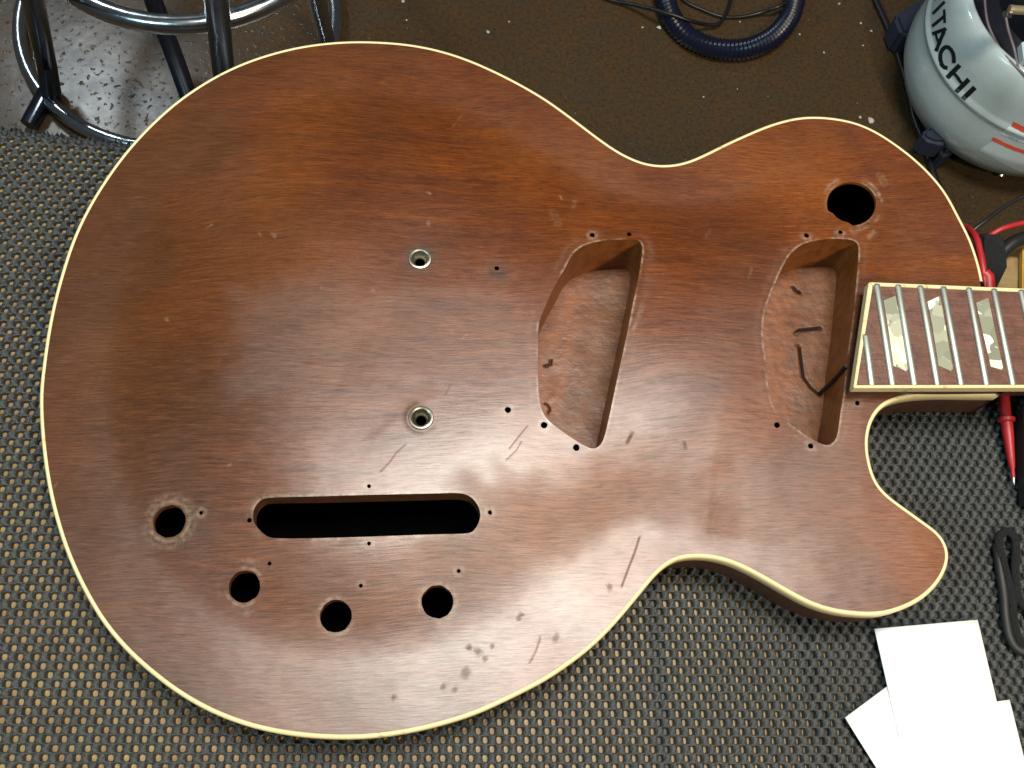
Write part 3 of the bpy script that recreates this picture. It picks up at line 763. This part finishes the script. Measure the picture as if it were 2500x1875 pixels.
# neck shaft beneath the board
V = []; Fc = []; K = 14
xs_ = np.linspace(OUT[0][0] - .004, XE - .002, 24)
for x in xs_:
    y1 = on(c1, d1, x)[1]; y2 = on(c2, d2, x)[1]; yc = (y1 + y2) / 2; hw = (y1 - y2) / 2 - .0002; t = np.clip((x - xs_[0]) / .05, 0, 1); dep = .024 - .005 * t
    for k in range(K + 1):
        a = math.pi * k / K; V.append((x, yc + hw * math.copysign(abs(math.cos(a)) ** .75, math.cos(a)), ZT - TH - dep * abs(math.sin(a)) ** .8))
for i in range(len(xs_) - 1):
    for k in range(K): Fc.append((i * (K + 1) + k, (i + 1) * (K + 1) + k, (i + 1) * (K + 1) + k + 1, i * (K + 1) + k + 1))
mesh('neck_shaft', V, Fc, MT['neck'], guitar)

# ------------------------------------------------------------------ white cards
def card(P, z, tiltz, label):
    Q = [at(x, y, z)[:2] for x, y in P]; N = 8
    V = []; Fc = []
    for i in range(N + 1):
        for j in range(N + 1):
            u, v = i / N, j / N
            p = (1 - u) * (1 - v) * Q[0] + u * (1 - v) * Q[1] + u * v * Q[2] + (1 - u) * v * Q[3]
            V.append((p[0], p[1], z + tiltz * (u * u - u) * .3))
    for i in range(N):
        for j in range(N): a = i * (N + 1) + j; Fc.append((a, a + N + 1, a + N + 2, a + 1))
    o = mesh('blank_card', V, Fc, MT['paper']); md = o.modifiers.new('thickness', 'SOLIDIFY'); md.thickness = .0004; md.offset = 1
    tag(o, label, 'card', 'blank white cards in the front right corner'); return o
card([(2135, 1535), (2387, 1513), (2446, 1765), (2195, 1800)], ZM + .0040, 0, 'blank white card lying nearest the guitar horn, topmost of three')
card([(2063, 1752), (2225, 1632), (2420, 1905), (2240, 2035)], ZM + .0030, 0, 'blank white card turned at a slant, its pointed corner sticking out left')
card([(2290, 1734), (2465, 1708), (2525, 1950), (2395, 1980)], ZM + .0020, 0, 'blank white card at the right, under the two other cards')

# ------------------------------------------------------------------ stool on the floor, upper left
stool = thing('chrome_stool', 'chrome workshop stool with two round foot rings standing on the floor', 'stool')
def ring(c, R, z, r, name='foot_ring'):
    P = np.array([(c[0] + R * math.cos(a), c[1] + R * math.sin(a), z) for a in np.linspace(0, 2 * math.pi, 97)])
    V, Fc = tube_vf(P[:-1], r, 18, False); n = 96
    for k in range(18): a = (n - 1) * 18 + k; b = (n - 1) * 18 + (k + 1) % 18; Fc.append((a, b, (k + 1) % 18, k))
    return mesh(name, V, Fc, MT['chrome'], stool)
ring((-.379, .883), .199, -.58, .0125); ring((-.432, .868), .2265, -.785, .0098)
def leg(P, r, name='leg', m='chrome'): return tube(name, P, r, MT[m], stool, 18)
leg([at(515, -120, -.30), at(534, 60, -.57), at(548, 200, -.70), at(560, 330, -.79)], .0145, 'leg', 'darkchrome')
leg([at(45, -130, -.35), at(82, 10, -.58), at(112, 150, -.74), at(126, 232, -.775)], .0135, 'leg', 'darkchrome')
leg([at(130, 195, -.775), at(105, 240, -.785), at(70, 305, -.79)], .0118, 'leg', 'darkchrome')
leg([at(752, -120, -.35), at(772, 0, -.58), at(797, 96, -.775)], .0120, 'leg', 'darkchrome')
leg([at(345, -120, -.60), at(374, 0, -.70), at(430, 150, -.765), at(460, 235, -.79)], .0125, 'brace_and_shadow', 'dark')  # dark bar added in place of a leg's shadow on the floor
leg([at(88, 0, -.60), at(97, 110, -.68), at(92, 142, -.74)], .0060, 'brace_and_shadow')
lathe('seat', [(.0001, -.13), (.15, -.13), (.165, -.125), (.17, -.11), (.165, -.09), (.14, -.08), (.0001, -.075)], (-.40, .90, 0), MT['seat'], stool)

# ------------------------------------------------------------------ air compressor, upper right
comp = thing('air_compressor', 'grey-green pancake air compressor with black lettering and rubber feet', 'air compressor')
TC = np.array([.800, .790])
TP = [(.085, -.782), (.130, -.776), (.155, -.757), (.168, -.728), (.1715, -.705), (.170, -.680), (.1675, -.664), (.1672, -.660), (.1695, -.6565), (.1695, -.6525), (.1665, -.649), (.1655, -.644),
      (.1645, -.620), (.1620, -.600), (.1575, -.585), (.1520, -.5765), (.1470, -.573), (.1435, -.574), (.1415, -.580), (.1400, -.61)]
tank = lathe('tank', [(.0001, -.784)] + TP, (TC[0], TC[1], 0), MT['tank'], comp, 120, 60)
def r_of(z):
    zz = [p[1] for p in TP[:17]]; rr = [p[0] for p in TP[:17]]; return float(np.interp(z, zz, rr))
def on_tank(px, py, lift=.0005):
    z = -.56
    while z > -.78:
        p = at(px, py, z)
        if np.linalg.norm(p[:2] - TC) <= r_of(z): break
        z -= .0008
    p = at(px, py, z); d = p[:2] - TC; d /= np.linalg.norm(d); r = r_of(z) + lift
    return np.array([TC[0] + d[0] * r, TC[1] + d[1] * r, z + lift * .5])
def stroke(P, wpx, name, m, parent, lift=.0006):
    P = np.array(P, float)
    P = resample(P, 1.6); L = offset(P, wpx / 2); Rr = offset(P, -wpx / 2); V = []; Fc = []
    for i in range(len(P)):
        for t in (0, .5, 1):
            q = L[i] * (1 - t) + Rr[i] * t; V.append(on_tank(q[0], q[1], lift))
    for i in range(len(P) - 1):
        for t in range(2): Fc.append((i * 3 + t, i * 3 + t + 1, (i + 1) * 3 + t + 1, (i + 1) * 3 + t))
    return V, Fc
def letter(strokes):
    V = []; Fc = []
    for n_, (P, wd) in enumerate(strokes):
        v, f = stroke([(2180 + x / 6.9125, y / 6.9125) for x, y in P], wd / 6.9125, '', None, None, .0005 + .00012 * n_); b = len(V); V += v; Fc += [tuple(b + i for i in q) for q in f]
    mesh('letter', V, Fc, MT['ink'], tank)
letter([([(1390, 1470), (1190, 1665)], 84)])
letter([([(1135, 1095), (925, 1310)], 80), ([(1290, 1335), (1080, 1545)], 80), ([(1050, 1240), (1170, 1400)], 50)])
letter([(catmull([(1035, 1065), (1035, 970), (1010, 870), (945, 800), (880, 800), (825, 870), (808, 960), (825, 1060), (870, 1130), (930, 1145)], 5), 66)])
letter([([(670, 572), (905, 486)], 58), ([(893, 475), (735, 862)], 62), ([(730, 575), (775, 715)], 40)])
letter([([(872, 160), (882, 388)], 44), ([(872, 275), (668, 445)], 50)])
letter([([(880, 30), (675, 235)], 48)])
letter([([(900, -190), (700, -10)], 50), ([(880, -330), (690, -160)], 50), ([(800, -240), (790, -90)], 36)])
def patch(P, name, m, lift, par=None):
    # quad of photo pixels laid on the tank, finely divided
    Q = [np.array(p, float) for p in P]; N = 10; V = []; Fc = []
    for i in range(N + 1):
        for j in range(N + 1):
            u, v = i / N, j / N; p = (1 - u) * (1 - v) * Q[0] + u * (1 - v) * Q[1] + u * v * Q[2] + (1 - u) * v * Q[3]; V.append(on_tank(p[0], p[1], lift))
    for i in range(N):
        for j in range(N): a = i * (N + 1) + j; Fc.append((a, a + 1, a + N + 2, a + N + 1))
    return mesh(name, V, Fc, m, par or tank)
st1 = patch([(2424, 342), (2530, 388), (2500, 424), (2388, 366)], 'warning_sticker', MT['pale'], .0006)
patch([(2470, 302), (2540, 335), (2520, 356), (2442, 326)], 'warning_sticker', MT['pale'], .0006)
v_, f_ = stroke([(2424, 337), (2450, 350), (2475, 361), (2520, 376)], 9, '', None, None, .0011); mesh('sticker_stripe', v_, f_, MT['orange'], tank)
v_, f_ = stroke([(2472, 301), (2495, 313), (2530, 330)], 13, '', None, None, .0011); mesh('sticker_stripe', v_, f_, MT['orange'], tank)
for k in range(3):
    v_, f_ = stroke([(2458 + k * 3 - 4, 322 + k * 4), (2490, 338 + k * 4)], 1.6, '', None, None, .0012); mesh('print_line', v_, f_, simple('grey_print', (.42, .52, .58), .4), tank)
lathe('motor_shroud', [(.1398, -.60), (.132, -.600), (.128, -.592), (.10, -.585), (.095, -.54), (.085, -.50), (.05, -.485), (.0001, -.48)], (TC[0], TC[1], 0), MT['dark'], comp, 64)
tube('cooling_tube', catmull([at(2403, -12, -.575), at(2410, 50, -.575), at(2428, 95, -.575), at(2458, 140, -.575), at(2512, 192, -.575)], 6), .0016, MT['wire'], comp, 8)
tube('cooling_tube', catmull([at(2455, 38, -.55), at(2462, 75, -.56), at(2476, 120, -.57), at(2485, 165, -.575)], 6), .0018, MT['wire'], comp, 8)
tube('brass_fitting', catmull([at(2464, 22, -.50), at(2480, 24, -.50), at(2515, 26, -.50)], 4), .0055, MT['brass'], comp, 14)
tube('fitting_nut', [at(2466, 30, -.50), at(2463, 42, -.505)], .0035, MT['steel'], comp, 6)
tube('fitting_nut', [at(2455, 28, -.50), at(2455, 40, -.505)], .0030, MT['steel'], comp, 6)
prism('motor_label', [at(2494, 104, -.49)[:2], at(2530, 90, -.49)[:2], at(2535, 150, -.49)[:2], at(2499, 144, -.49)[:2]][::-1], -.500, -.49, MT['pale'], comp)
# rubber feet on their brackets
def blob(name, P, z0, z1, m, parent, bev=.006):
    bm = bmesh.new(); zm = (z0 + z1) / 2; Q = [at(x, y, zm)[:2] for x, y in P]; n = len(Q)
    lo = [bm.verts.new((p[0], p[1], z0)) for p in Q]; hi = [bm.verts.new((p[0], p[1], z1)) for p in Q]
    bm.faces.new(hi); bm.faces.new(lo[::-1])
    for i in range(n): bm.faces.new((lo[i], lo[(i + 1) % n], hi[(i + 1) % n], hi[i]))
    bmesh.ops.bevel(bm, geom=list(bm.edges), offset=bev, segments=3, affect='EDGES', clamp_overlap=True)
    return from_bm(name, bm, m, parent, True, 50)
ft = blob('rubber_foot', [(2236, 340), (2262, 325), (2300, 312), (2318, 322), (2312, 352), (2300, 370), (2268, 368), (2240, 356)], ZF + .022, ZF + .062, MT['rubberfoot'], comp)
blob('foot_pad', [(2300, 308), (2338, 326), (2336, 348), (2310, 395), (2282, 398), (2286, 378), (2312, 350)], ZF + .001, ZF + .040, MT['rubberfoot'], ft, .005)
blob('rubber_foot', [(2168, 62), (2225, 25), (2262, 12), (2250, 80), (2225, 112), (2185, 108)], ZF + .001, ZF + .050, MT['rubberfoot'], comp)
dv = tube('drain_valve', [at(2462, 396, -.775), at(2452, 413, -.780)], .0085, MT['tank'], comp, 14)
tube('drain_cock', [at(2452, 413, -.779), at(2443, 430, -.786)], .0050, MT['steel'], dv, 10)

# ------------------------------------------------------------------ hose and cords on the floor
hp = catmull([at(x, y, -.783) for x, y in [(1800, -190), (1690, -150), (1625, -60), (1625, 0), (1643, 48), (1679, 88), (1729, 113), (1786, 122), (1838, 115), (1885, 92), (1918, 58), (1936, 20), (1940, -30), (1915, -110), (1850, -170)]], 10)
hp = resample(hp, .0016); rad = .0152 + .0011 * np.sin(np.arange(len(hp)) * math.pi * .5)
tag(tube('corrugated_hose', hp, rad, MT['hose'], None, 20), 'dark blue corrugated vacuum hose curled on the brown floor', 'hose')
def cord(name, P, z, r, m, label, cat='cable', group=None, n=10):
    Q = catmull([at(x, y, zz) for (x, y), zz in zip(P, z if hasattr(z, '__len__') else [z] * len(P))], 8)
    o = tube(name, Q, r, m, None, n); tag(o, label, cat, group); return o
cord('power_cord', [(1330, -70), (1420, -25), (1495, 1), (1549, 12), (1624, 31), (1686, 51), (1724, 60), (1752, 59), (1768, 42), (1781, 12), (1795, -50)],
     [-.796, -.796, -.795, -.785, -.765, -.768, -.785, -.79, -.793, -.795, -.796], .0030, MT['blk'], 'thin dark cord crossing over the blue hose and turning back')
cord('power_cord', [(1600, -60), (1669, 0), (1711, 22), (1761, 40), (1811, 41), (1860, 30), (1905, 14), (1960, -20)], [-.796, -.796, -.796, -.796, -.796, -.790, -.775, -.78], .0028, MT['blk'],
     'thin dark cord sagging inside the curl of the blue hose')
cord('compressor_cord', [(2115, -70), (2138, 0), (2166, 63), (2193, 136), (2217, 217), (2231, 285), (2250, 335), (2266, 384), (2285, 440), (2320, 520)], ZF + .005, .0050, MT['blk'],
     'black power cord running down the floor beside the grey compressor')

# ------------------------------------------------------------------ leads and things round the neck
tl = thing('red_test_lead', 'red test lead rising behind the upper horn, its plug against the fretboard', 'test lead')
tube('cable', catmull([at(2335, 590, -.030), at(2345, 556, -.024), at(2362, 558, -.014), at(2382, 580, -.006), at(2393, 620, -.004), at(2400, 660, -.004), at(2405, 700, -.006)], 8), .0019, MT['red'], tl, 12)
tube('plug', [at(2402, 668, -.005), at(2411, 676, -.005), at(2414, 710, -.007)], .0035, MT['red'], tl, 14)
cord('red_cable', [(2412, 578), (2424, 570), (2450, 557), (2500, 544), (2560, 535)], [-.028, -.026, -.024, -.024, -.024], .0016, MT['red'], 'red cable leaving the strap towards the right frame edge')
cord('black_cable', [(2366, 575), (2376, 562), (2405, 540), (2430, 520), (2470, 494), (2510, 475), (2570, 450)], [-.03, -.026, -.024, -.024, -.024, -.024, -.024], .0012, MT['blk'], 'thin black cable rising to the right above the red one')
cord('thick_black_cable', [(2430, 632), (2448, 615), (2472, 595), (2500, 583), (2560, 570)], [-.030, -.029, -.028, -.028, -.028], .0042, MT['blk'], 'thick black cable curving out of the woven strap to the right', n=14)
sb = blob('woven_strap', [(2380, 578), (2400, 572), (2436, 574), (2452, 602), (2456, 628), (2436, 656), (2428, 700), (2424, 740), (2398, 740), (2392, 660)], -.034, -.024, MT['velcro'], None, .003)
tag(sb, 'black woven strap bundled round the cables behind the fretboard', 'strap')
yb = prism('yellow_rule', [at(2496, 604, -.034)[:2], at(2520, 604, -.034)[:2], at(2520, 760, -.034)[:2], at(2494, 760, -.034)[:2]][::-1], -.0377, -.033, MT['yellow'], None, .0006)
tag(yb, 'yellow strip lying on the bare bench at the right frame edge', 'rule')
pr = thing('red_probe', 'red test probe with a steel tip lying on the mat below the neck', 'probe')
def taper(name, P, r, m, n=16, par=None): return tube(name, P, r, m, par or pr, n)
zp = -.0275
p0, p1 = at(2446, 940, zp), at(2474, 1166, zp - .003)
L_ = lambda t: p0 + (p1 - p0) * t
taper('handle', [L_(.0), L_(.36)], [.0031, .0029], MT['red'])
taper('finger_guard', [L_(.355), L_(.365), L_(.40), L_(.415)], [.0029, .0046, .0044, .0030], MT['red'])
taper('barrel', [L_(.40), L_(.5), L_(.78), L_(.90), L_(.905), L_(1.0)], [.0031, .0030, .0021, .0015, .0012, .0010], MT['red'])
taper('metal_tip', [L_(.995), L_(1.05), L_(1.075)], [.0007, .0006, .0002], MT['steel'])
cs = blob('black_case', [(2487, 985), (2620, 985), (2620, 1245), (2502, 1245), (2492, 1120)], ZM - .001, ZM + .014, MT['case'], None, .003)
tag(cs, 'black plastic case standing on the mat beside the red probe', 'case')
lp = cord('black_strap_loop', [(2560, 1600), (2505, 1578), (2485, 1555), (2475, 1520), (2471, 1467), (2462, 1425), (2450, 1378), (2440, 1340), (2440, 1312), (2458, 1297), (2477, 1312), (2480, 1345), (2478, 1400), (2485, 1455), (2502, 1480), (2560, 1520)],
          ZM + .0030, .0021, MT['velcro'], 'black cord looped on the mat at the right frame edge', 'cord')
lp.name = 'looped_cord'
cord('black_flat_cord', [(2434, 1330), (2441, 1390), (2450, 1450), (2455, 1510), (2466, 1560), (2490, 1588), (2550, 1600)], ZM + .0016, .0024, MT['case'], 'smooth black cord hugging the left side of the looped cord', 'cord')

# ------------------------------------------------------------------ crumbs on the floor
V = []; Fc = []
def chip(px, py, s):
    c = at(px, py, ZF + .001); b = len(V); n = 6
    for k in range(n):
        a = 2 * math.pi * k / n; r = s * random.uniform(.6, 1.3); V.append((c[0] + r * math.cos(a), c[1] + r * math.sin(a), ZF + .0004))
    for k in range(n):
        v = V[b + k]; V.append((c[0] + (v[0] - c[0]) * .6, c[1] + (v[1] - c[1]) * .6, ZF + .0004 + s * random.uniform(.2, .5)))
    for k in range(n): Fc.append((b + k, b + (k + 1) % n, b + n + (k + 1) % n, b + n + k))
    Fc.append(tuple(b + n + k for k in range(n)))
for x, y, s in ((2127, 293, .0065), (2100, 285, .0025), (1610, 66, .004), (1569, 66, .002), (1191, 77, .003), (1243, 52, .0015), (2102, 56, .002), (2128, 75, .0025), (2012, 128, .002), (1953, 83, .0018), (1718, 236, .0018),
                (2050, 8, .0025), (1930, 51, .0015), (2108, 110, .0015), (993, 48, .0015), (1807, 52, .0015), (985, 2, .003)): chip(x, y, s)
for _ in range(8): chip(random.uniform(900, 2200), random.uniform(-100, 600), random.uniform(.0005, .0012))
tag(mesh('floor_debris', V, Fc, MT['bone'], smooth=False), 'pale crumbs and flecks scattered over the brown floor', 'debris', kind='stuff')
